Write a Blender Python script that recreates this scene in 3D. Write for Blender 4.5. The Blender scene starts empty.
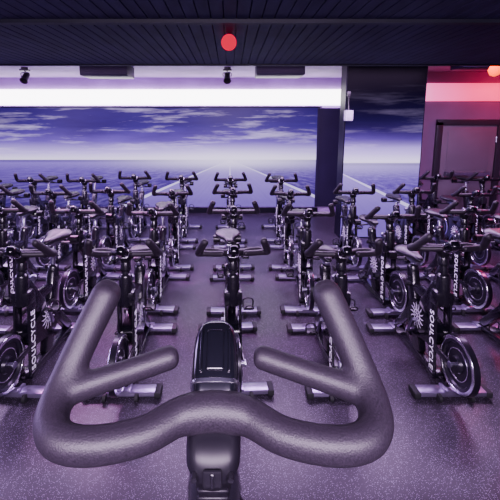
import bpy, bmesh, math, random
from mathutils import Vector, Matrix
random.seed(7)
SC = bpy.context.scene
COL = SC.collection

# ------------------------------------------------------------------ materials
def new_mat(name):
    m = bpy.data.materials.new(name); m.use_nodes = True
    nt = m.node_tree; nt.nodes.clear()
    out = nt.nodes.new('ShaderNodeOutputMaterial')
    b = nt.nodes.new('ShaderNodeBsdfPrincipled')
    nt.links.new(b.outputs[0], out.inputs[0])
    return m, nt, b

def mth(nt, op, a, b=None, clamp=False):
    n = nt.nodes.new('ShaderNodeMath'); n.operation = op; n.use_clamp = clamp
    for i, v in enumerate((a, b)):
        if v is None: continue
        if isinstance(v, (int, float)): n.inputs[i].default_value = v
        else: nt.links.new(v, n.inputs[i])
    return n.outputs[0]
def mixc(nt, f, a, b, mode='MIX'):
    n = nt.nodes.new('ShaderNodeMix'); n.data_type = 'RGBA'; n.blend_type = mode
    for s, v in ((n.inputs[0], f), (n.inputs[6], a), (n.inputs[7], b)):
        if isinstance(v, (int, float)): s.default_value = v
        elif isinstance(v, tuple): s.default_value = (*v, 1)
        else: nt.links.new(v, s)
    return n.outputs[2]
def ramp(nt, f, stops, interp='LINEAR'):
    n = nt.nodes.new('ShaderNodeValToRGB'); n.color_ramp.interpolation = interp
    cr = n.color_ramp
    while len(cr.elements) < len(stops): cr.elements.new(0.5)
    for e, (p, c) in zip(cr.elements, stops):
        e.position = p; e.color = (*c, 1) if isinstance(c, tuple) else (c, c, c, 1)
    nt.links.new(f, n.inputs[0]); return n.outputs[0]
def noise(nt, vec, scale, detail=4, rough=.5):
    n = nt.nodes.new('ShaderNodeTexNoise'); n.inputs['Scale'].default_value = scale
    n.inputs['Detail'].default_value = detail; n.inputs['Roughness'].default_value = rough
    nt.links.new(vec, n.inputs['Vector']); return n.outputs[0]
def coord(nt, scale=(1,1,1), kind='Object'):
    t = nt.nodes.new('ShaderNodeTexCoord'); m = nt.nodes.new('ShaderNodeMapping')
    m.inputs['Scale'].default_value = scale
    nt.links.new(t.outputs[kind], m.inputs[0]); return m.outputs[0]

def simple(name, c, rough=.5, metal=0., var=.15, nscale=8, bump=0., bscale=200, emis=None, es=0., coat=0., spec=.5):
    m, nt, b = new_mat(name)
    v = coord(nt)
    n = noise(nt, v, nscale)
    c2 = tuple(min(1, x*(1+var)) for x in c); c1 = tuple(x*(1-var) for x in c)
    col = ramp(nt, n, [(.3, c1), (.7, c2)])
    nt.links.new(col, b.inputs['Base Color'])
    b.inputs['Roughness'].default_value = rough; b.inputs['Metallic'].default_value = metal
    b.inputs['Coat Weight'].default_value = coat; b.inputs['Specular IOR Level'].default_value = spec
    if bump > 0:
        bn = nt.nodes.new('ShaderNodeBump'); bn.inputs['Strength'].default_value = bump
        bn.inputs['Distance'].default_value = .002
        nt.links.new(noise(nt, v, bscale, 2), bn.inputs['Height']); nt.links.new(bn.outputs[0], b.inputs['Normal'])
    if emis:
        b.inputs['Emission Color'].default_value = (*emis, 1); b.inputs['Emission Strength'].default_value = es
    return m

M = {}
def mat_foam():
    m, nt, b = new_mat('rubber_foam')
    v = coord(nt)
    g = noise(nt, v, 420, 2, .5)
    c = ramp(nt, g, [(.3, (.007, .005, .009)), (.7, (.017, .012, .020))])
    nt.links.new(c, b.inputs['Base Color']); b.inputs['Roughness'].default_value = .48
    b.inputs['Specular IOR Level'].default_value = .36
    bn = nt.nodes.new('ShaderNodeBump'); bn.inputs['Strength'].default_value = .5; bn.inputs['Distance'].default_value = .001
    nt.links.new(g, bn.inputs['Height']); nt.links.new(bn.outputs[0], b.inputs['Normal'])
    return m
M['foam'] = mat_foam()
M['frame'] = simple('black_paint', (.006, .005, .009), .25, var=.2, coat=.3)
M['plastic'] = simple('black_plastic', (.006, .005, .008), .35, bump=.1)
M['stem'] = simple('stem_plastic', (.005, .004, .007), .4, spec=.25)
M['gloss'] = simple('gloss_black', (.003, .003, .005), .14, coat=.4)
M['seatmat'] = simple('saddle_vinyl', (.006, .005, .009), .38, bump=.2, bscale=120)
M['steel'] = simple('brushed_steel', (.34, .32, .42), .3, metal=1., var=.1, nscale=20)
M['chrome'] = simple('chrome', (.88, .86, .95), .2, metal=1., var=.03)
M['footmetal'] = simple('stabilizer_paint', (.28, .24, .36), .28, metal=.8, var=.15, nscale=14)
M['wheel'] = simple('flywheel_paint', (.012, .010, .018), .3, metal=.3)
M['white'] = simple('white_decal_selflit', (.85, .82, .92), .5, var=.04, emis=(.85, .8, 1), es=.2)  # slight emission added so dimly lit lettering looks brighter
M['dimwhite'] = simple('pale_decal', (.60, .57, .68), .5, var=.04)
M['rubber'] = simple('rubber_pad', (.01, .01, .012), .7)
M['greyplastic'] = simple('pale_plastic', (.45, .42, .52), .5)
M['ceil_black'] = simple('ceiling_black', (.005, .005, .009), .5, var=.3, nscale=3, spec=.1)
M['ceil_high'] = simple('ceiling_lavender', (.50, .31, .68), .7, nscale=1.2, var=.2)
M['wallpurple'] = simple('wall_purple', (.30, .20, .40), .6, nscale=2, var=.1, bump=.1)
M['wallpink'] = simple('wall_mauve', (.17, .085, .17), .6, nscale=2, var=.1, bump=.1)
M['walldark'] = simple('wall_dark', (.006, .004, .012), .4, nscale=2, var=.2, spec=.1)
M['door'] = simple('door_paint', (.14, .10, .14), .45, nscale=2, var=.1)
M['doorframe'] = simple('door_frame_paint', (.018, .013, .022), .4)
M['red'] = simple('red_lamp', (.02, .0, .0), .6, emis=(1, .0, .06), es=1.1, spec=0.)
M['orange'] = simple('orange_lamp', (.5, .02, .0), .5, emis=(1, .08, .01), es=3., spec=0.)
M['podium'] = simple('podium_black', (.02, .018, .025), .5)

def mat_planks():
    m, nt, b = new_mat('ceiling_planks')
    v = coord(nt, (1, .25, 1))
    n = noise(nt, v, 12)
    col = ramp(nt, n, [(.3, (.014, .012, .034)), (.7, (.030, .027, .068))])
    nt.links.new(col, b.inputs['Base Color']); b.inputs['Roughness'].default_value = .6
    b.inputs['Specular IOR Level'].default_value = .08
    return m
M['planks'] = mat_planks()

def mat_floor():
    m, nt, b = new_mat('speckled_rubber_floor')
    v = coord(nt)
    def specks(scale, thr, rnd):
        vo = nt.nodes.new('ShaderNodeTexVoronoi'); vo.inputs['Scale'].default_value = scale
        nt.links.new(v, vo.inputs['Vector'])
        d = mth(nt, 'LESS_THAN', vo.outputs['Distance'], thr)
        sep = nt.nodes.new('ShaderNodeSeparateColor'); nt.links.new(vo.outputs['Color'], sep.inputs[0])
        r = mth(nt, 'GREATER_THAN', sep.outputs[0], rnd)
        return mth(nt, 'MULTIPLY', d, r)
    s1 = specks(170, .30, .62); s2 = specks(105, .22, .84)
    s = mth(nt, 'MAXIMUM', s1, s2)
    base = ramp(nt, noise(nt, v, 1.8, 6, .6), [(.3, (.008, .0055, .010)), (.7, (.021, .015, .025))])
    base2 = mixc(nt, mth(nt, 'MULTIPLY', noise(nt, v, 200, 2), .5), base, (.032, .025, .040))
    col = mixc(nt, s, base2, (.32, .26, .39))
    nt.links.new(col, b.inputs['Base Color'])
    b.inputs['Roughness'].default_value = .34
    b.inputs['Specular IOR Level'].default_value = .34
    bn = nt.nodes.new('ShaderNodeBump'); bn.inputs['Strength'].default_value = .3; bn.inputs['Distance'].default_value = .002
    nt.links.new(noise(nt, v, 220, 2), bn.inputs['Height']); nt.links.new(bn.outputs[0], b.inputs['Normal'])
    return m
M['floor'] = mat_floor()

def mat_mural(name, hz, zmin, zmax, x0=0., roadw=2.4, es=.75, seed=0., darktop=None, glow=.8):
    m, nt, b = new_mat(name)
    t = nt.nodes.new('ShaderNodeTexCoord')
    sp = nt.nodes.new('ShaderNodeSeparateXYZ'); nt.links.new(t.outputs['Object'], sp.inputs[0])
    X, Z = mth(nt, 'SUBTRACT', sp.outputs[0], x0), sp.outputs[2]
    f = mth(nt, 'DIVIDE', mth(nt, 'SUBTRACT', Z, zmin), zmax-zmin)
    H = zmax-zmin
    h = (hz-zmin)/H
    base = ramp(nt, f, [(0, (.035, .014, .15)), (h*.45, (.07, .03, .26)), (h*.80, (.15, .08, .48)), (h-.07/H, (.26, .16, .68)), (h-.012/H, (.06, .025, .26)),
                        (h+.01/H, (1.2, 1.1, 1.5)), (h+.16/H, (.72, .54, 1.25)), (h+.42/H, (.20, .11, .62)), (h+.75/H, (.06, .03, .28)), (1, (.035, .015, .18))])
    mp = nt.nodes.new('ShaderNodeMapping'); mp.inputs['Scale'].default_value = (.30, 1, 3.0); mp.inputs['Location'].default_value = (seed, 0, seed)
    nt.links.new(t.outputs['Object'], mp.inputs[0])
    cl = noise(nt, mp.outputs[0], 1.6, 10, .64)
    clm = ramp(nt, cl, [(.52, 0.), (.70, 1.)])
    sky = mth(nt, 'GREATER_THAN', Z, hz)
    c1 = mixc(nt, mth(nt, 'MULTIPLY', mth(nt, 'MULTIPLY', clm, sky), .8), base, (1.0, .82, 1.45))
    mp2 = nt.nodes.new('ShaderNodeMapping'); mp2.inputs['Scale'].default_value = (.25, 1, 1.5); mp2.inputs['Location'].default_value = (7+seed, 0, 3)
    nt.links.new(t.outputs['Object'], mp2.inputs[0])
    dk = ramp(nt, noise(nt, mp2.outputs[0], 1.2, 6, .6), [(.42, 0.), (.66, 1.)])
    hi = ramp(nt, mth(nt, 'SUBTRACT', Z, hz), [(.2, 0.), (.6, 1.)])
    c2 = mixc(nt, mth(nt, 'MULTIPLY', mth(nt, 'MULTIPLY', dk, hi), .7), c1, (.025, .008, .12))
    dep = mth(nt, 'MAXIMUM', mth(nt, 'SUBTRACT', hz, Z), .012)
    u = mth(nt, 'DIVIDE', X, dep)
    cb = nt.nodes.new('ShaderNodeCombineXYZ')
    nt.links.new(mth(nt, 'MULTIPLY', u, .6), cb.inputs[0]); nt.links.new(mth(nt, 'DIVIDE', .8, dep), cb.inputs[1])
    gn = ramp(nt, noise(nt, cb.outputs[0], 3.5, 8, .75), [(.45, 0.), (.66, 1.)])
    gnd = mth(nt, 'SUBTRACT', 1., sky)
    c3 = mixc(nt, mth(nt, 'MULTIPLY', mth(nt, 'MULTIPLY', gn, gnd), .5), c2, (.48, .34, 1.05))
    au = mth(nt, 'ABSOLUTE', u)
    rm = ramp(nt, mth(nt, 'DIVIDE', au, 8.), [((roadw-.06)/8, 1.), ((roadw+.06)/8, 0.)])
    rc = ramp(nt, mth(nt, 'SUBTRACT', hz, Z), [(0., (.95, .85, 1.4)), (.22, (.50, .36, 1.0)), (1., (.26, .16, .66))])
    cb2 = nt.nodes.new('ShaderNodeCombineXYZ')
    nt.links.new(mth(nt, 'MULTIPLY', u, 5.), cb2.inputs[0]); nt.links.new(mth(nt, 'DIVIDE', .25, dep), cb2.inputs[1])
    rc2 = mixc(nt, mth(nt, 'MULTIPLY', noise(nt, cb2.outputs[0], 2.5, 5, .6), .5), rc, (.16, .09, .46))
    c3 = mixc(nt, mth(nt, 'MULTIPLY', mth(nt, 'MULTIPLY', rm, gnd), .92), c3, rc2)
    for (uu, ww, ff) in ((roadw-.1, .09, .75), (0., .045, .7)):
        ed = mth(nt, 'MULTIPLY', mth(nt, 'LESS_THAN', mth(nt, 'ABSOLUTE', mth(nt, 'SUBTRACT', au, uu)), ww), gnd)
        c3 = mixc(nt, mth(nt, 'MULTIPLY', ed, ff), c3, (1., .9, 1.4))
    gx = mth(nt, 'POWER', mth(nt, 'ABSOLUTE', mth(nt, 'DIVIDE', X, 2.0)), 2.); gz = mth(nt, 'POWER', mth(nt, 'ABSOLUTE', mth(nt, 'DIVIDE', mth(nt, 'SUBTRACT', Z, hz), .20)), 2.)
    gl = mth(nt, 'EXPONENT', mth(nt, 'MULTIPLY', mth(nt, 'ADD', gx, gz), -1.))
    c3 = mixc(nt, mth(nt, 'MULTIPLY', gl, glow), c3, (1.3, 1.2, 1.6))
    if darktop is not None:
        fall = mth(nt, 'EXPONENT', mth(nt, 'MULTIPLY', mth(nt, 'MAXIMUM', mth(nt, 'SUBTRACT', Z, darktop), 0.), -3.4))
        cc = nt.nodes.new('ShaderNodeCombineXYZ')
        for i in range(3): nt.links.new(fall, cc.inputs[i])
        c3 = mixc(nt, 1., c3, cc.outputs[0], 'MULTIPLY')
    b.inputs['Specular IOR Level'].default_value = .04 if darktop else .1
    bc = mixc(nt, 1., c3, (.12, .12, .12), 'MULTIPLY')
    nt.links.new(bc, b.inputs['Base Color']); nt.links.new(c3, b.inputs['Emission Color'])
    b.inputs['Emission Strength'].default_value = es  # print emits its own colours, standing in for light falling on it
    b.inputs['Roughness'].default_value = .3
    return m
M['mural'] = mat_mural('mural_print_selflit', 1.25, .15, 2.42, es=1.0)
M['mural2'] = mat_mural('mural_print_pillar_selflit', 1.38, .02, 3.05, x0=-1.1, roadw=2.2, es=1.0, seed=4., darktop=1.65, glow=.3)

def mat_band(name, stops, es, axis):
    m, nt, b = new_mat(name)
    t = nt.nodes.new('ShaderNodeTexCoord')
    sp = nt.nodes.new('ShaderNodeSeparateXYZ'); nt.links.new(t.outputs['Generated'], sp.inputs[0])
    c = ramp(nt, sp.outputs[axis], stops)
    b.inputs['Base Color'].default_value = (.3, .2, .3, 1)
    nt.links.new(c, b.inputs['Emission Color']); b.inputs['Emission Strength'].default_value = es
    return m
M['band'] = mat_band('light_panel', [(0, (.80, .66, 1.)), (.15, (1., .96, 1.)), (.9, (1., .95, 1.)), (1, (.9, .75, .95))], 9., 2)
M['bandpink'] = mat_band('light_panel_pink', [(0, (1., .36, .70)), (.22, (1., .09, .38)), (.5, (1., .01, .14)), (1, (1, .0, .04))], 2.0, 0)

M['grid'] = simple('dark_panel', (.012, .007, .028), .35, nscale=2, var=.2, spec=.2, emis=(.03, .016, .07), es=.3)  # faint emission put into the panel colour; the panel is no lamp

# ------------------------------------------------------------------ mesh helpers
class B:
    def __init__(s): s.bm = bmesh.new()
    def box(s, c, d, bev=0., rot=None, seg=2):
        r = bmesh.ops.create_cube(s.bm, size=1)
        vs = r['verts']
        bmesh.ops.scale(s.bm, vec=d, verts=vs)
        if bev > 0:
            es = list({e for v in vs for e in v.link_edges})
            rr = bmesh.ops.bevel(s.bm, geom=es, offset=bev, segments=seg, affect='EDGES', profile=.5)
            vs = list({v for f in rr['faces'] for v in f.verts} | {v for v in vs if v.is_valid})
        if rot is not None: bmesh.ops.rotate(s.bm, cent=(0, 0, 0), matrix=rot.to_3x3(), verts=vs)
        bmesh.ops.translate(s.bm, vec=c, verts=vs)
        return s
    def beam(s, a, b, w, h, bev=.008, ext=0.):
        a = Vector(a); b = Vector(b); d = b-a; L = d.length
        z = d.normalized(); x = Vector((1, 0, 0)); x = (x - z*x.dot(z)).normalized(); y = z.cross(x)
        R = Matrix((x, y, z)).transposed()
        return s.box((a+b)/2, (w, h, L+ext), bev, R)
    def loft(s, secs, seg=28, p=3.2):
        rings = []
        for cy, cz, hw, hd, tl in secs:
            ring = []
            for k in range(seg):
                a = 2*math.pi*k/seg; ca, sa = math.cos(a), math.sin(a)
                x = hw*math.copysign(abs(ca)**(2/p), ca); d = hd*math.copysign(abs(sa)**(2/p), sa)
                ring.append(s.bm.verts.new((x, cy+d*math.cos(tl), cz+d*math.sin(tl))))
            rings.append(ring)
        for i in range(len(rings)-1):
            for k in range(seg): s.bm.faces.new((rings[i][k], rings[i][(k+1) % seg], rings[i+1][(k+1) % seg], rings[i+1][k]))
        s.bm.faces.new(rings[0]); s.bm.faces.new(rings[-1]); return s
    def tube(s, pts, rad, seg=14, cap=True, smooth=0, sx=1.):
        P = [Vector(p) for p in pts]
        R = list(rad) if isinstance(rad, (list, tuple)) else [rad]*len(P)
        if smooth:
            NP, NR = [], []
            for i in range(len(P)-1):
                p0 = P[max(i-1, 0)]; p1 = P[i]; p2 = P[i+1]; p3 = P[min(i+2, len(P)-1)]
                for k in range(smooth):
                    t = k/smooth
                    NP.append(.5*((2*p1)+(p2-p0)*t+(2*p0-5*p1+4*p2-p3)*t*t+(3*p1-p0-3*p2+p3)*t**3))
                    NR.append(R[i]*(1-t)+R[i+1]*t)
            NP.append(P[-1]); NR.append(R[-1]); P, R = NP, NR
        if cap:
            d0 = (P[0]-P[1]).normalized(); d1 = (P[-1]-P[-2]).normalized()
            a0, r0, a1, r1 = P[0], R[0], P[-1], R[-1]
            k = [.25, .5, .7, .87, .97]
            pre = [(a0+d0*r0*.7*q, r0*math.sqrt(max(0, 1-q*q))) for q in k]
            post = [(a1+d1*r1*.7*q, r1*math.sqrt(max(0, 1-q*q))) for q in k]
            P = [p for p, _ in reversed(pre)]+P+[p for p, _ in post]
            R = [r for _, r in reversed(pre)]+R+[r for _, r in post]
        t0 = (P[1]-P[0]).normalized()
        n = t0.cross(Vector((0, 0, 1)));
        if n.length < .01: n = t0.cross(Vector((0, 1, 0)))
        n.normalize(); rings = []
        for i, p in enumerate(P):
            t = ((P[min(i+1, len(P)-1)]-P[max(i-1, 0)])).normalized()
            n = (n - t*n.dot(t)).normalized(); bb = t.cross(n)
            rings.append([s.bm.verts.new(p+(n*math.cos(a)*sx+bb*math.sin(a))*R[i]) for a in [2*math.pi*k/seg for k in range(seg)]])
        for i in range(len(rings)-1):
            for k in range(seg):
                s.bm.faces.new((rings[i][k], rings[i][(k+1) % seg], rings[i+1][(k+1) % seg], rings[i+1][k]))
        s.bm.faces.new(list(reversed(rings[0]))); s.bm.faces.new(rings[-1])
        return s
    def lathe(s, prof, c, seg=40, axis='X'):
        rings = []
        for (o, r) in prof:
            ring = []
            for k in range(seg):
                a = 2*math.pi*k/seg
                if axis == 'X': v = Vector((o, r*math.cos(a), r*math.sin(a)))
                elif axis == 'Y': v = Vector((r*math.cos(a), o, r*math.sin(a)))
                else: v = Vector((r*math.cos(a), r*math.sin(a), o))
                ring.append(s.bm.verts.new(Vector(c)+v))
            rings.append(ring)
        for i in range(len(rings)-1):
            for k in range(seg):
                s.bm.faces.new((rings[i][k], rings[i][(k+1) % seg], rings[i+1][(k+1) % seg], rings[i+1][k]))
        if prof[0] != prof[-1]:
            s.bm.faces.new(rings[0]); s.bm.faces.new(rings[-1])
        return s
    def poly(s, pts, x0, x1, bev=0.):
        a = [s.bm.verts.new((x0, y, z)) for y, z in pts]; b = [s.bm.verts.new((x1, y, z)) for y, z in pts]
        n = len(pts); s.bm.faces.new(a); s.bm.faces.new(list(reversed(b)))
        for i in range(n): s.bm.faces.new((a[i], b[i], b[(i+1) % n], a[(i+1) % n]))
        return s
    def mesh(s, name, mat, smooth=True, angle=35):
        bmesh.ops.remove_doubles(s.bm, verts=s.bm.verts, dist=1e-5)
        bmesh.ops.recalc_face_normals(s.bm, faces=s.bm.faces)
        me = bpy.data.meshes.new(name)
        if smooth:
            for f in s.bm.faces: f.smooth = True
            for e in s.bm.edges:
                if len(e.link_faces) == 2 and e.calc_face_angle(0) > math.radians(angle): e.smooth = False
        s.bm.to_mesh(me); s.bm.free()
        me.materials.append(mat if not isinstance(mat, str) else M[mat])
        return me

def link(me, name, parent=None, loc=(0, 0, 0), **kw):
    o = bpy.data.objects.new(name, me); o.location = loc
    if parent: o.parent = parent
    COL.objects.link(o)
    for k, v in kw.items(): o[k] = v
    return o

# ------------------------------------------------------------------ bike part meshes
HUB = Vector((0, .20, 1.06))
def handlebar_mesh():
    b = B()
    L = [(0, 0, 0, .0305), (.030, -.003, -.001, .0295), (.055, -.010, -.002, .0265), (.10, -.040, -.005, .025), (.163, -.056, -.005, .025), (.210, -.049, -.005, .025), (.236, -.023, -.003, .0255),
         (.244, .010, .006, .0255), (.240, .041, .025, .0255), (.224, .084, .070, .0255), (.2025, .127, .120, .0265), (.1995, .132, .127, .0265)]
    pts = [(-x, y, z) for x, y, z, r in reversed(L[1:])]+[(x, y, z) for x, y, z, r in L]
    rr = [r for x, y, z, r in reversed(L[1:])]+[r for x, y, z, r in L]
    b.tube(pts, rr, seg=20, smooth=6)
    for s in (-1, 1):
        b.tube([(s*.236, .028, .012), (s*.205, .041, .013), (s*.15, .064, .018), (s*.079, .092, .027)], [.025, .0215, .0205, .0208], seg=18, smooth=5)
    me = b.mesh('handlebar', 'foam')
    o = bpy.data.objects.new('tmp', me); COL.objects.link(o)
    md = o.modifiers.new('r', 'REMESH'); md.mode = 'VOXEL'; md.voxel_size = .0048; md.use_smooth_shade = True
    ms = o.modifiers.new('s', 'SMOOTH'); ms.factor = .5; ms.iterations = 8
    dg = bpy.context.evaluated_depsgraph_get()
    m2 = bpy.data.meshes.new_from_object(o.evaluated_get(dg)); m2.name = 'handlebar'
    bpy.data.objects.remove(o)
    m2.materials.clear(); m2.materials.append(M['foam'])
    for p in m2.polygons: p.use_smooth = True
    return m2

def text_mesh(txt, length, height):
    cu = bpy.data.curves.new('txt', 'FONT'); cu.body = txt; cu.size = 1; cu.extrude = .01; cu.align_x = 'CENTER'; cu.align_y = 'CENTER'
    cu.offset = .003; cu.space_character = 1.12
    o = bpy.data.objects.new('t', cu); COL.objects.link(o)
    dg = bpy.context.evaluated_depsgraph_get(); dg.update()
    me = bpy.data.meshes.new_from_object(o.evaluated_get(dg)); bpy.data.objects.remove(o)
    xs = [v.co.x for v in me.vertices]; ys = [v.co.y for v in me.vertices]
    cx, cy = (max(xs)+min(xs))/2, (max(ys)+min(ys))/2
    sx = length/(max(xs)-min(xs)); sy = height/(max(ys)-min(ys))
    for v in me.vertices:
        v.co = Vector(((v.co.x-cx)*sx, (v.co.y-cy)*sy, v.co.z*.1))
    me.materials.clear(); me.materials.append(M['white']); me.name = 'lettering'
    return me

BT = Vector((0, .195, .72)); BBm = Vector((0, .265, .06))
def build_parts():
    P = []
    b = B()
    b.beam((0, .42, .055), (0, -.47, .055), .08, .055)
    b.beam((0, .20, .79), (0, -.08, .38), .08, .15, .028)
    b.beam((0, -.04, .07), (0, -.26, .74), .075, .12, .022)
    b.beam((0, -.16, .42), (0, -.45, .07), .065, .095, .018)
    b.beam((0, .21, .66), (0, -.21, .60), .065, .085, .018)
    b.tube([(0, .232, .66), (0, .205, .87)], .050, seg=20)
    b.tube([(0, -.245, .70), (0, -.262, .765)], .050, seg=20)
    b.lathe([(-.05, .045), (.05, .045)], (0, -.05, .36), 24)
    P.append(('frame', -1, b.mesh('frame', 'frame'), (0, 0, 0), None))
    b = B()
    for s in (-1, 1):
        b.beam((s*.058, BT.y, BT.z), (s*.058, BBm.y, BBm.z), .018, .095, .005)
        b.beam((s*.058, .235, .305), (s*.058, .48, .305), .014, .045, .005)
    b.box((0, .21, .70), (.145, .11, .12), .022)
    b.box((0, .255, .075), (.15, .10, .05), .01)
    P.append(('fork', -1, b.mesh('fork', 'frame'), (0, 0, 0), None))
    tm = text_mesh('SOULCYCLE', .48, .052)
    a = (BT-BBm).normalized(); X = Vector((1, 0, 0))
    fw = Vector((0, 1, 0)); fw = (fw-a*fw.dot(a)).normalized()
    mid = BBm.lerp(BT, .44)
    for s in (-1, 1):
        adv = a if s < 0 else -a
        R = Matrix((adv, fw, adv.cross(fw))).transposed().to_4x4()
        me = tm.copy(); me.transform(Matrix.Translation(mid+X*s*.0678) @ R)
        P.append(('lettering', 1, me, (0, 0, 0), 'white block lettering'))
    b = B(); c = (0, .485, .305); k = .93
    b.lathe([(o, r*k) for o, r in [(-.020, .228), (.020, .228), (.022, .223), (.022, .172), (.008, .162), (.008, .07), (.03, .06), (.03, .02),
             (-.03, .02), (-.03, .06), (-.008, .07), (-.008, .162), (-.022, .172), (-.022, .223), (-.020, .228)]], c, 48)
    P.append(('flywheel', -1, b.mesh('flywheel', 'wheel', angle=25), (0, 0, 0), None))
    fi = len(P)-1
    b = B()
    for s in (-1, 1):
        b.lathe([(s*o, r*k) for o, r in [(.0215, .222), (.0245, .220), (.0245, .196), (.0215, .194), (.0215, .222)]], c, 48)
        b.lathe([(s*o, r*k) for o, r in [(.0085, .128), (.011, .127), (.011, .120), (.0085, .119), (.0085, .128)]], c, 40)
    P.append(('rim', fi, b.mesh('rim', 'chrome'), (0, 0, 0), 'polished steel ring'))
    b = B(); b.lathe([(-.074, .016), (.074, .016)], c, 20); b.lathe([(-.075, .026), (-.065, .026)], c, 6); b.lathe([(.065, .026), (.075, .026)], c, 6)
    P.append(('axle', fi, b.mesh('axle', 'steel'), (0, 0, 0), None))
    def hull(c1, r1, c2, r2):
        pts = []
        d = math.atan2(c2[1]-c1[1], c2[0]-c1[0])
        for k in range(17):
            t = d+math.pi/2+math.pi*k/16; pts.append((c1[0]+r1*math.cos(t), c1[1]+r1*math.sin(t)))
        for k in range(13):
            t = d-math.pi/2+math.pi*k/12; pts.append((c2[0]+r2*math.cos(t), c2[1]+r2*math.sin(t)))
        return pts
    b = B(); b.poly(hull((-.06, .38), .16, (.15, .36), .10), -.048, .048)
    P.append(('chain_guard', -1, b.mesh('chain_guard', 'gloss', angle=40), (0, 0, 0), 'glossy black chain guard'))
    gi = len(P)-1
    for s in (-1, 1):
        b = B(); x0 = s*.0482; x1 = s*.0505; cy, cz = -.04, .41; q = .85
        b.lathe([(x0, .060*q), (x1, .060*q), (x1, .052*q), (x0, .052*q), (x0, .060*q)], (0, cy, cz), 30)
        b.lathe([(x0, .020*q), (x1, .020*q), (x1, .013*q), (x0, .013*q), (x0, .020*q)], (0, cy, cz), 20)
        for k in range(14):
            t = 2*math.pi*k/14
            def pp(r, dt): return (cy+r*q*math.cos(t+dt), cz+r*q*math.sin(t+dt))
            b.poly([pp(.060, -.07), pp(.100, -.09), pp(.130, .06), pp(.098, .03), pp(.060, .05)], min(x0, x1), max(x0, x1))
            if k % 2 == 0:
                b.poly([pp(.018, -.14), pp(.053, -.05), pp(.053, .05), pp(.018, .14)], min(x0, x1), max(x0, x1))
        P.append(('emblem', gi, b.mesh('emblem', 'dimwhite', smooth=False), (0, 0, 0), 'pale radiating wheel emblem'))
    b = B(); bb = Vector((0, -.05, .36)); an = math.radians(-115)
    e1 = bb+Vector((0, math.cos(an), math.sin(an)))*.165; e2 = bb-Vector((0, math.cos(an), math.sin(an)))*.165
    b.lathe([(-.085, .018), (.085, .018)], bb, 16)
    b.beam(bb+X*.078, e1+X*.085, .016, .028, .005, .02); b.beam(bb-X*.078, e2-X*.085, .016, .028, .005, .02)
    P.append(('crank', -1, b.mesh('crank', 'steel'), (0, 0, 0), 'grey steel crank arms'))
    ci = len(P)-1
    for s, e in ((1, e1), (-1, e2)):
        b = B(); c = e+X*s*.145
        b.box(c, (.085, .09, .022), .005)
        b.lathe([(-.06, .008), (.04, .008)], e+X*s*.13, 10)
        b.tube([c+Vector((-.036, .04, .0)), c+Vector((-.036, .095, .03)), c+Vector((-.02, .11, .06)), c+Vector((.02, .11, .06)), c+Vector((.036, .095, .03)), c+Vector((.036, .04, .0))], .006, 8, smooth=4)
        b.tube([c+Vector((-.04, .0, .0)), c+Vector((-.042, .0, .06)), c+Vector((0, .01, .085)), c+Vector((.042, .0, .06)), c+Vector((.04, .0, 0))], .006, 8, smooth=4)
        P.append(('pedal', ci, b.mesh('pedal', 'plastic'), (0, 0, 0), None))
    for y in (.42, -.47):
        b = B(); b.box((0, y, .040), (.56, .10, .035), .008); b.box((0, y, .062), (.13, .10, .02), .006)
        P.append(('stabilizer', -1, b.mesh('stabilizer', 'footmetal'), (0, 0, 0), 'flat grey metal stabilizer bar'))
        si = len(P)-1
        for s in (-1, 1):
            b = B(); b.box((s*.272, y, .036), (.05, .115, .048), .01); b.lathe([(0, .026), (.014, .022)], (s*.265, y, 0), 20, 'Z')
            P.append(('foot_pad', si, b.mesh('foot_pad', 'rubber'), (0, 0, 0), None))
    b = B(); b.tube([(0, -.245, .72), (0, -.285, .93)], .023, seg=18)
    b.beam((0, -.38, .945), (0, -.20, .945), .045, .03, .006)
    P.append(('seat_post', -1, b.mesh('seat_post', 'steel'), (0, 0, 0), 'steel seat post')); sp = len(P)-1
    b = B(); secs = [(-.175, .06, .026, .018), (-.165, .100, .038, .014), (-.13, .124, .046, .008), (-.09, .118, .046, .002), (-.04, .086, .042, -.002), (.02, .052, .037, 0), (.07, .038, .033, .001), (.12, .029, .028, -.002), (.138, .014, .014, -.006)]
    rings = []
    for y, w, h, dz in secs:
        ring = []
        for k in range(20):
            a2 = 2*math.pi*k/20; xx = math.cos(a2)*w; zz = math.sin(a2)*(h*.8 if math.sin(a2) > 0 else h)
            if math.sin(a2) > 0: zz -= .010*math.exp(-(xx/.02)**2)
            ring.append(b.bm.verts.new((xx, -.29+y, 1.0+zz+dz)))
        rings.append(ring)
    for i in range(len(rings)-1):
        for k in range(20): b.bm.faces.new((rings[i][k], rings[i][(k+1) % 20], rings[i+1][(k+1) % 20], rings[i+1][k]))
    b.bm.faces.new(rings[0]); b.bm.faces.new(rings[-1])
    P.append(('saddle', sp, b.mesh('saddle', 'seatmat', angle=70), (0, 0, 0), 'padded black saddle'))
    b = B()
    for s in (-1, 1):
        b.tube([(s*.035, -.36, .93), (s*.07, -.45, .90), (s*.075, -.52, .90)], .009, 8, smooth=3)
        b.lathe([(-.035, .040), (.035, .040), (.035, .033), (-.035, .033), (-.035, .040)], (s*.10, -.50, .92), 18)
    b.tube([(-.12, -.52, .885), (.12, -.52, .885)], .009, 8)
    P.append(('weight_holder', sp, b.mesh('weight_holder', 'plastic'), (0, 0, 0), 'black weight holder rings'))
    b = B(); b.lathe([(-.0, .022), (.03, .022), (.034, .016)], (0, 0, 0), 12)
    for v in b.bm.verts: v.co += Vector((.035, -.25, .74))
    P.append(('adjuster_knob', sp, b.mesh('adjuster_knob', 'plastic'), (0, 0, 0), None))
    b = B(); b.tube([(0, .215, .84), (0, .185, .98)], .032, seg=18)
    b.tube([(0, .195, .93), (0, .185, .98)], [.042, .036], seg=20)
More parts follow.
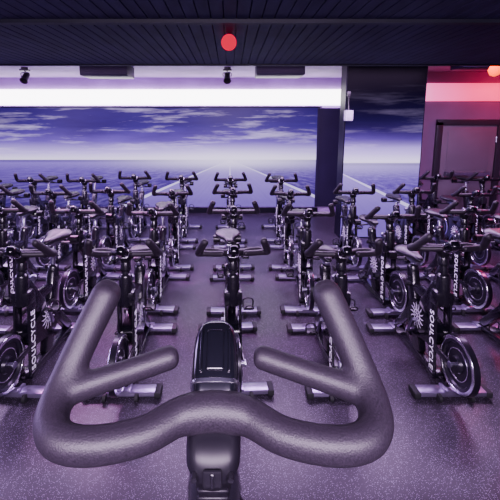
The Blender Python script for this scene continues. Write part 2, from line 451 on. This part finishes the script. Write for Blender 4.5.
    P.append(('handlebar_post', -1, b.mesh('handlebar_post', 'frame'), (0, 0, 0), None)); hp = len(P)-1
    P.append(('handlebar', hp, handlebar_mesh(), tuple(HUB), 'thick foam-wrapped handlebar with rising horns and inner grips'))
    hi = len(P)-1
    TL = 34
    R = Matrix.Rotation(math.radians(TL), 4, 'X'); hx, hy, hz = HUB
    ax = R.to_3x3() @ Vector((0, 1, 0)); up = R.to_3x3() @ Vector((0, 0, 1)); O = HUB+Vector((0, .028, .004))
    b = B()
    def cs(t, hw, hd):
        p = O+ax*t
        return (p.y, p.z, hw, hd, math.radians(TL+90))
    b.loft([cs(-.012, .032, .026), cs(-.004, .036, .030), cs(.02, .0385, .033), cs(.06, .038, .035), cs(.085, .036, .034), cs(.103, .031, .030), cs(.113, .022, .022), cs(.117, .008, .010)], p=3.2)
    for k in (-1, 1):
        b.box(O+Vector((k*.023, 0, 0))+ax*.058+up*.032, (.004, .070, .008), .002, R, 2)
    b.box(O+ax*.058+up*.032, (.030, .068, .010), .005, R, 3)
    P.append(('console', hi, b.mesh('console', 'gloss', angle=50), (0, 0, 0), 'rounded glossy black console housing'))
    b = B(); b.loft([cs(.008, .0392, .0343), cs(.009, .040, .0352), cs(.014, .040, .0352), cs(.015, .0392, .0343)], p=3.2)
    P.append(('console_trim', hi, b.mesh('console_trim', 'chrome'), (0, 0, 0), 'silver trim ring'))
    b = B()
    b.loft([(hy-.002, hz-.012, .024, .022, 0), (hy-.008, hz-.018, .034, .034, 0), (hy-.016, hz-.030, .040, .042, 0), (hy-.022, hz-.048, .0395, .044, 0), (hy-.023, hz-.060, .034, .042, 0), (hy-.020, hz-.070, .029, .037, 0), (hy-.018, hz-.105, .027, .034, 0), (hy-.014, hz-.14, .026, .032, 0)], p=2.8)
    for kk in range(4): b.box((0, hy-.052, hz-.080-.012*kk), (.044, .008, .005), .0015, None, 1)
    P.append(('stem_clamp', hi, b.mesh('stem_clamp', 'stem', angle=40), (0, 0, 0), 'dark moulded ribbed stem clamp'))
    b = B()
    b.box((0, hy-.0665, hz-.046), (.026, .006, .026), .0025, None, 2)
    b.box((0, hy-.0700, hz-.046), (.005, .004, .022), .001, None, 1)
    for k in (-1, 1): b.lathe([(-.006, .0045), (.004, .0045)], (k*.025, hy-.064, hz-.046), 6, 'Y')
    P.append(('stem_cover', hi, b.mesh('stem_cover', 'plastic'), (0, 0, 0), 'slotted black stem plate with two bolts'))
    b = B(); b.tube([(0, .08, .66), (0, .055, .78)], .010, 10); b.lathe([(0, .02), (.01, .026), (.035, .026), (.045, .018)], (0, .053, .775), 14, 'Z')
    P.append(('resistance_knob', -1, b.mesh('resistance_knob', 'steel'), (0, 0, 0), 'steel resistance knob'))
    for s in (-1, 1):
        b = B(); b.lathe([(-.012, .03), (.012, .03)], (s*.12, .485, .032), 18); b.box((s*.12, .462, .04), (.014, .04, .02), .003)
        P.append(('transport_wheel', -1, b.mesh('transport_wheel', 'rubber'), (0, 0, 0), None))
    return P
PARTS = build_parts()

def make_bike(x, y, zb, rotz, label, group, dh=0., ds=0., rz=0., hs=1.):
    e = bpy.data.objects.new('exercise_bike', None); COL.objects.link(e)
    e.empty_display_size = .2
    e.location = (x, y, zb); e.rotation_euler = (0, 0, rotz+rz)
    e['label'] = label; e['category'] = 'exercise bike'
    if group: e['group'] = group
    objs = []
    for name, pi, me, loc, lab in PARTS:
        o = bpy.data.objects.new(name, me); COL.objects.link(o)
        if pi < 0: o.parent = e
        else: o.parent = objs[pi]
        o.location = loc
        if name == 'handlebar_post': o.location = Vector(loc)+Vector((0, -dh*.19, dh))
        if name == 'handlebar': o.scale = (hs, hs, hs)
        if name == 'seat_post': o.location = Vector(loc)+Vector((0, -ds*.19, ds))
        if pi >= 0 and PARTS[pi][0] == 'handlebar': o.location = -HUB
        if lab: o['label'] = lab
        objs.append(o)
    return e

PZ = .57
make_bike(-.024, .30, PZ, 0, 'black instructor exercise bike with foam horn handlebar on the podium', None)

SP = .868; X0 = .035
rows = [2.56, 3.80, 5.04, 6.28]
cols = [range(-3, 4), range(-4, 5), range(-6, 6), [-6, -5, -4, -3, -2, -1, 0, 1, 4, 5]]
labs = ('black exercise bike standing in the row next to the podium', 'black exercise bike on speckled rubber floor among other bikes',
        'black exercise bike on speckled rubber floor among other bikes', 'black exercise bike standing in the row by the mural wall')
for ri, (fy, cs_) in enumerate(zip(rows, cols)):
    for n in cs_:
        spc = .835 if ri == 0 else SP
        x = X0+spc*n
        if ri == 3 and n >= 4: x += .12
        lab = labs[ri]
        if ri == 3 and n >= 4: lab = 'black exercise bike standing by the dark door beside the pillar'
        make_bike(x+random.uniform(-.03, .03), fy+.42+random.uniform(-.04, .04), 0, math.pi, lab, 'exercise bikes in class rows',
                  random.choice([0, 0, .02, .03, .04, -.02]), random.choice([-.12, -.09, -.06, -.02, .03]), random.uniform(-.08, .08), 1.1)

# ------------------------------------------------------------------ room
def boxobj(name, c, d, mat, bev=0., parent=None, **kw):
    b = B(); b.box((0, 0, 0), d, bev)
    return link(b.mesh(name, mat, angle=30), name, parent, c, **kw)
def st(name, c, d, mat, lab, **k):
    o = boxobj(name, c, d, mat, **k); o['kind'] = 'structure'; o['label'] = lab; o['category'] = name.split('_')[0]; return o
st('floor', (0, 3.4, -.05), (12.6, 11, .1), 'floor', 'dark rubber floor with pale lavender speckles')
YB = 8.5
st('wall_back', (-1.4, YB+.06, 1.6), (9.8, .1, 3.2), 'ceil_high', 'lavender wall carrying the long mural')
st('wall_left', (-6.25, 3.4, 1.6), (.1, 10.4, 3.2), 'wallpurple', 'purple painted wall beside the bike rows')
st('wall_right', (6.25, 3.4, 1.6), (.1, 10.4, 3.2), 'wallpink', 'dark mauve painted wall beside the door')
st('wall_door', (4.85, 7.66, 1.6), (2.75, .1, 3.2), 'wallpink', 'mauve lit wall holding the dark door')
st('ceiling', (-1.6, 6.4, 3.13), (9.4, 4.6, .1), 'ceil_high', 'raised lavender lit ceiling over the rear rows')
st('ceiling', (4.7, 6.4, 3.13), (3.2, 4.6, .1), 'wallpink', 'raised dark mauve ceiling by the door')
b = B(); w = .078; n = int(12.4/w)
b.box((0, 1.1, 2.755), (12.4, 6.2, .04))
for k in range(n):
    xx = -6.2+w*(k+.5)
    b.box((xx, 3.33, 2.718), (w-.006, 1.72, .03), .002, seg=1)
    b.box((xx, .2, 2.718), (w-.006, 4.46, .03), .002, seg=1)
lc = link(b.mesh('ceiling', 'planks', smooth=False), 'ceiling', None, (0, 0, 0), kind='structure', label='lowered ceiling of dark blue violet boards', category='ceiling')
st('trim_1', (0, 4.21, 2.90), (12.4, .05, .42), 'ceil_black', 'black edge board closing the lowered ceiling')
st('trim_2', (0, 2.45, 2.698), (12.4, .05, .035), 'ceil_black', 'black trim across the board ceiling')

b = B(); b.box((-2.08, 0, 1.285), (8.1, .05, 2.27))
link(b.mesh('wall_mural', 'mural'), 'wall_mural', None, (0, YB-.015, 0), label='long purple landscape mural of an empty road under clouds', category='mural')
b = B(); b.box((0, 0, 2.645), (8.7, .06, .35), .01)
link(b.mesh('light_panel', 'band'), 'light_panel', None, (-1.8, YB-.02, 0), label='long glowing white light panel above the mural', category='light')
st('trim_3', (-2.05, YB-.04, 2.435), (8.2, .10, .03), 'walldark', 'thin dark ledge above the mural')
b = B(); b.box((0, 0, 1.28), (.95, .04, 2.26)); b.box((-.46, -.02, 1.28), (.05, .06, 2.26)); b.box((0.1, -.02, 1.28), (.03, .05, 2.26))
link(b.mesh('dark_panel', 'grid'), 'dark_panel', None, (2.46, YB-.015, 0), label='dark violet smooth panel beside the mural', category='panel')
b = B(); b.box((0, 0, 2.685), (2.75, .05, .35), .01)
link(b.mesh('light_panel', 'bandpink'), 'light_panel', None, (4.85, 7.583, 0), label='glowing pink red light panel above the door', category='light')
# pillar
st('wall_pillar', (2.68, 6.67, 1.54), (1.38, .30, 3.07), 'walldark', 'square glossy black pillar with landscape print')
b = B(); b.box((0, 0, 1.54), (1.34, .015, 3.03))
link(b.mesh('wall_mural', 'mural2'), 'wall_mural', None, (2.68, 6.515, 0), label='landscape print with pale horizon and black top on pillar', category='mural')
b = B(); b.box((0, 0, 0), (.13, .12, .18), .015); b.lathe([(-.066, .045), (-.06, .047)], (0, 0, 0), 24, 'Y')
sp = link(b.mesh('wall_speaker', 'greyplastic'), 'wall_speaker', None, (2.03, 6.44, 2.20), label='small pale speaker on a bracket at the pillar corner', category='speaker')
b = B(); b.tube([(0, 0, .08), (0, .03, .2), (0, .03, .34)], .012, 8, smooth=3); b.box((0, .045, .36), (.06, .05, .10), .008)
link(b.mesh('bracket', 'plastic'), 'bracket', sp)
# door
d = bpy.data.objects.new('door_1', None); COL.objects.link(d); d.location = (4.86, 7.6, 0); d['kind'] = 'structure'; d['label'] = 'greyish mauve metal exit door with push bar'; d['category'] = 'door'
b = B(); b.box((-.62, -.01, 1.05), (.12, .10, 2.10), .006); b.box((.62, -.01, 1.05), (.12, .10, 2.10), .006); b.box((0, -.01, 2.09), (1.36, .10, .12), .006)
link(b.mesh('door_frame', 'doorframe'), 'door_frame', d)
b = B(); b.box((0, -.005, 1.02), (1.10, .05, 2.02), .004)
b.box((0, -.034, 1.52), (.86, .012, .80), .004)
lf = link(b.mesh('door_leaf', 'door'), 'door_leaf', d)
b = B(); b.box((0, -.10, 1.04), (.90, .04, .08), .01); b.box((-.42, -.06, 1.04), (.07, .08, .11), .01); b.box((.42, -.06, 1.04), (.07, .08, .11), .01)
link(b.mesh('push_bar', 'steel'), 'push_bar', lf)
for zz in (.3, 1.75):
    b = B(); b.lathe([(-.06, .014), (.06, .014)], (.55, -.04, zz), 10, 'Z'); link(b.mesh('hinge', 'steel'), 'hinge', lf)
st('baseboard_back', (-2.05, YB-.02, .06), (8.2, .06, .12), 'ceil_black', 'black baseboard under the mural')

for vx, vy in ((-2.17, 6.8), (.86, 6.7)):
    b = B(); b.box((0, 0, 0), (.82, .5, .2), .015)
    for k in range(5): b.box((0, -.252, -.07+.035*k), (.76, .012, .012), .002, seg=1)
    link(b.mesh('ceiling_vent', 'walldark'), 'ceiling_vent', None, (vx, vy, 2.98), label='black louvred ventilation unit fixed under the ceiling', category='vent', group='ceiling ventilation units')
def spot(x, y, zc, lab):
    r = bpy.data.objects.new('ceiling_spotlight', None); COL.objects.link(r); r.location = (x, y, zc)
    r['label'] = lab; r['category'] = 'spotlight'; r['group'] = 'ceiling spotlights'
    b = B(); b.lathe([(-.03, .06), (0, .06)], (0, 0, 0), 20, 'Z'); b.tube([(0, 0, -.02), (0, 0, -.10)], .012, 8)
    b.tube([(-.07, 0, -.16), (-.07, 0, -.10), (.07, 0, -.10), (.07, 0, -.16)], .008, 8, smooth=3)
    link(b.mesh('mount', 'plastic'), 'mount', r)
    b = B(); b.lathe([(-.10, .04), (-.09, .055), (.08, .062), (.10, .07), (.10, .06), (.05, .05), (.05, .0)], (0, 0, 0), 24, 'Z')
    me = b.mesh('lamp_head', 'plastic'); me.transform(Matrix.Translation((0, 0, -.18)) @ Matrix.Rotation(math.radians(135), 4, 'X'))
    link(me, 'lamp_head', r)
    b = B(); b.box((0, .0, -.05), (.16, .1, .03), .006); link(b.mesh('barn_door', 'plastic'), 'barn_door', r)
spot(-3.75, 7.0, 3.08, 'black adjustable spotlight hanging from raised ceiling')
spot(-.05, 7.0, 3.08, 'black adjustable spotlight hanging from raised ceiling')
b = B(); b.box((0, 0, 0), (2.6, .35, .16), .02)
link(b.mesh('ceiling_duct', 'walldark'), 'ceiling_duct', None, (4.9, 6.1, 3.0), label='dark square duct fixed under the ceiling by the door', category='duct')
r = bpy.data.objects.new('ceiling_lamp', None); COL.objects.link(r); r.location = (-.008, 2.80, 2.703); r['label'] = 'small round red ceiling lamp on black boards'; r['category'] = 'lamp'
b = B(); b.lathe([(-.006, .02), (0, .02)], (0, 0, 0), 24, 'Z'); link(b.mesh('lamp_base', 'plastic'), 'lamp_base', r)
b = B(); b.lathe([(-.061+.057*-math.cos(a), .003+.053*math.sin(a)) for a in [math.pi*k/12 for k in range(13)]], (0, 0, 0), 28, 'Z'); link(b.mesh('lamp_globe', 'red', angle=80), 'lamp_globe', r)
r = bpy.data.objects.new('ceiling_lamp', None); COL.objects.link(r); r.location = (3.94, 5.70, 2.95); r['label'] = 'glowing orange red lamp hanging by the duct'; r['category'] = 'lamp'
b = B(); b.tube([(0, 0, 0), (0, 0, .13)], .03, 16, cap=False); link(b.mesh('lamp_base', 'plastic'), 'lamp_base', r)
b = B(); b.lathe([(-.19, .015), (-.17, .06), (-.10, .09), (-.03, .06), (0, .03)], (0, 0, 0), 24, 'Z'); link(b.mesh('lamp_globe', 'orange', angle=80), 'lamp_globe', r)
b = B(); b.box((0, 0, .285), (2.6, 2.4, .57), .01)
link(b.mesh('podium', 'podium'), 'podium', None, (0, -.02, 0), label='low black instructor podium carrying one bike', category='podium')

# ------------------------------------------------------------------ lights
def area(loc, rot, sx, sy, power, col):
    l = bpy.data.lights.new('area_light', 'AREA'); l.shape = 'RECTANGLE'; l.size = sx; l.size_y = sy; l.energy = power; l.color = col
    o = bpy.data.objects.new('area_light', l); o.location = loc; o.rotation_euler = rot; COL.objects.link(o); return o
area((-.5, 5.2, 3.04), (0, 0, 0), 9, 1.3, 850, (.76, .46, 1.))
area((-1.6, 4.6, 2.72), (math.radians(180-35), 0, 0), 9, .3, 90, (1., .60, 1.))
area((0, -.9, 2.55), (math.radians(66), 0, 0), 3.0, .22, 330, (.90, .68, 1.))
area((-5.9, 3.2, 2.0), (0, math.radians(-75), 0), 1.5, 3, 220, (.60, .40, 1.))
def pt(loc, p, col, r=.08):
    l = bpy.data.lights.new('point_light', 'POINT'); l.energy = p; l.color = col; l.shadow_soft_size = r
    o = bpy.data.objects.new('point_light', l); o.location = loc; COL.objects.link(o)
pt((5.5, 6.9, 2.80), 40, (1, .01, .10), .04)
def spt(loc, tgt, p, col, ang, r=.03):
    l = bpy.data.lights.new('spot_light', 'SPOT'); l.energy = p; l.color = col; l.spot_size = math.radians(ang); l.spot_blend = 1.; l.shadow_soft_size = r
    o = bpy.data.objects.new('spot_light', l); o.location = loc; COL.objects.link(o)
    o.rotation_euler = (Vector(tgt)-Vector(loc)).to_track_quat('-Z', 'Y').to_euler()
spt((-2.2, 4.5, 2.95), (-1.0, 4.2, 0), 620, (1, .18, .75), 75, .12)
spt((4.6, 4.5, 2.95), (4.1, 3.9, 0), 700, (1, .12, .50), 95, .25)
w = bpy.data.worlds.new('World'); SC.world = w; w.use_nodes = True
w.node_tree.nodes['Background'].inputs[0].default_value = (.66, .42, .95, 1); w.node_tree.nodes['Background'].inputs[1].default_value = .18

# ------------------------------------------------------------------ camera
cd = bpy.data.cameras.new('camera'); cd.sensor_width = 36; cd.lens = 36*370/500; cd.shift_x = .04; cd.shift_y = -.135; cd.clip_start = .02
cam = bpy.data.objects.new('camera', cd); COL.objects.link(cam)
cam.location = (0, 0, 2.06); cam.rotation_euler = (math.radians(90-9), 0, 0)
SC.camera = cam
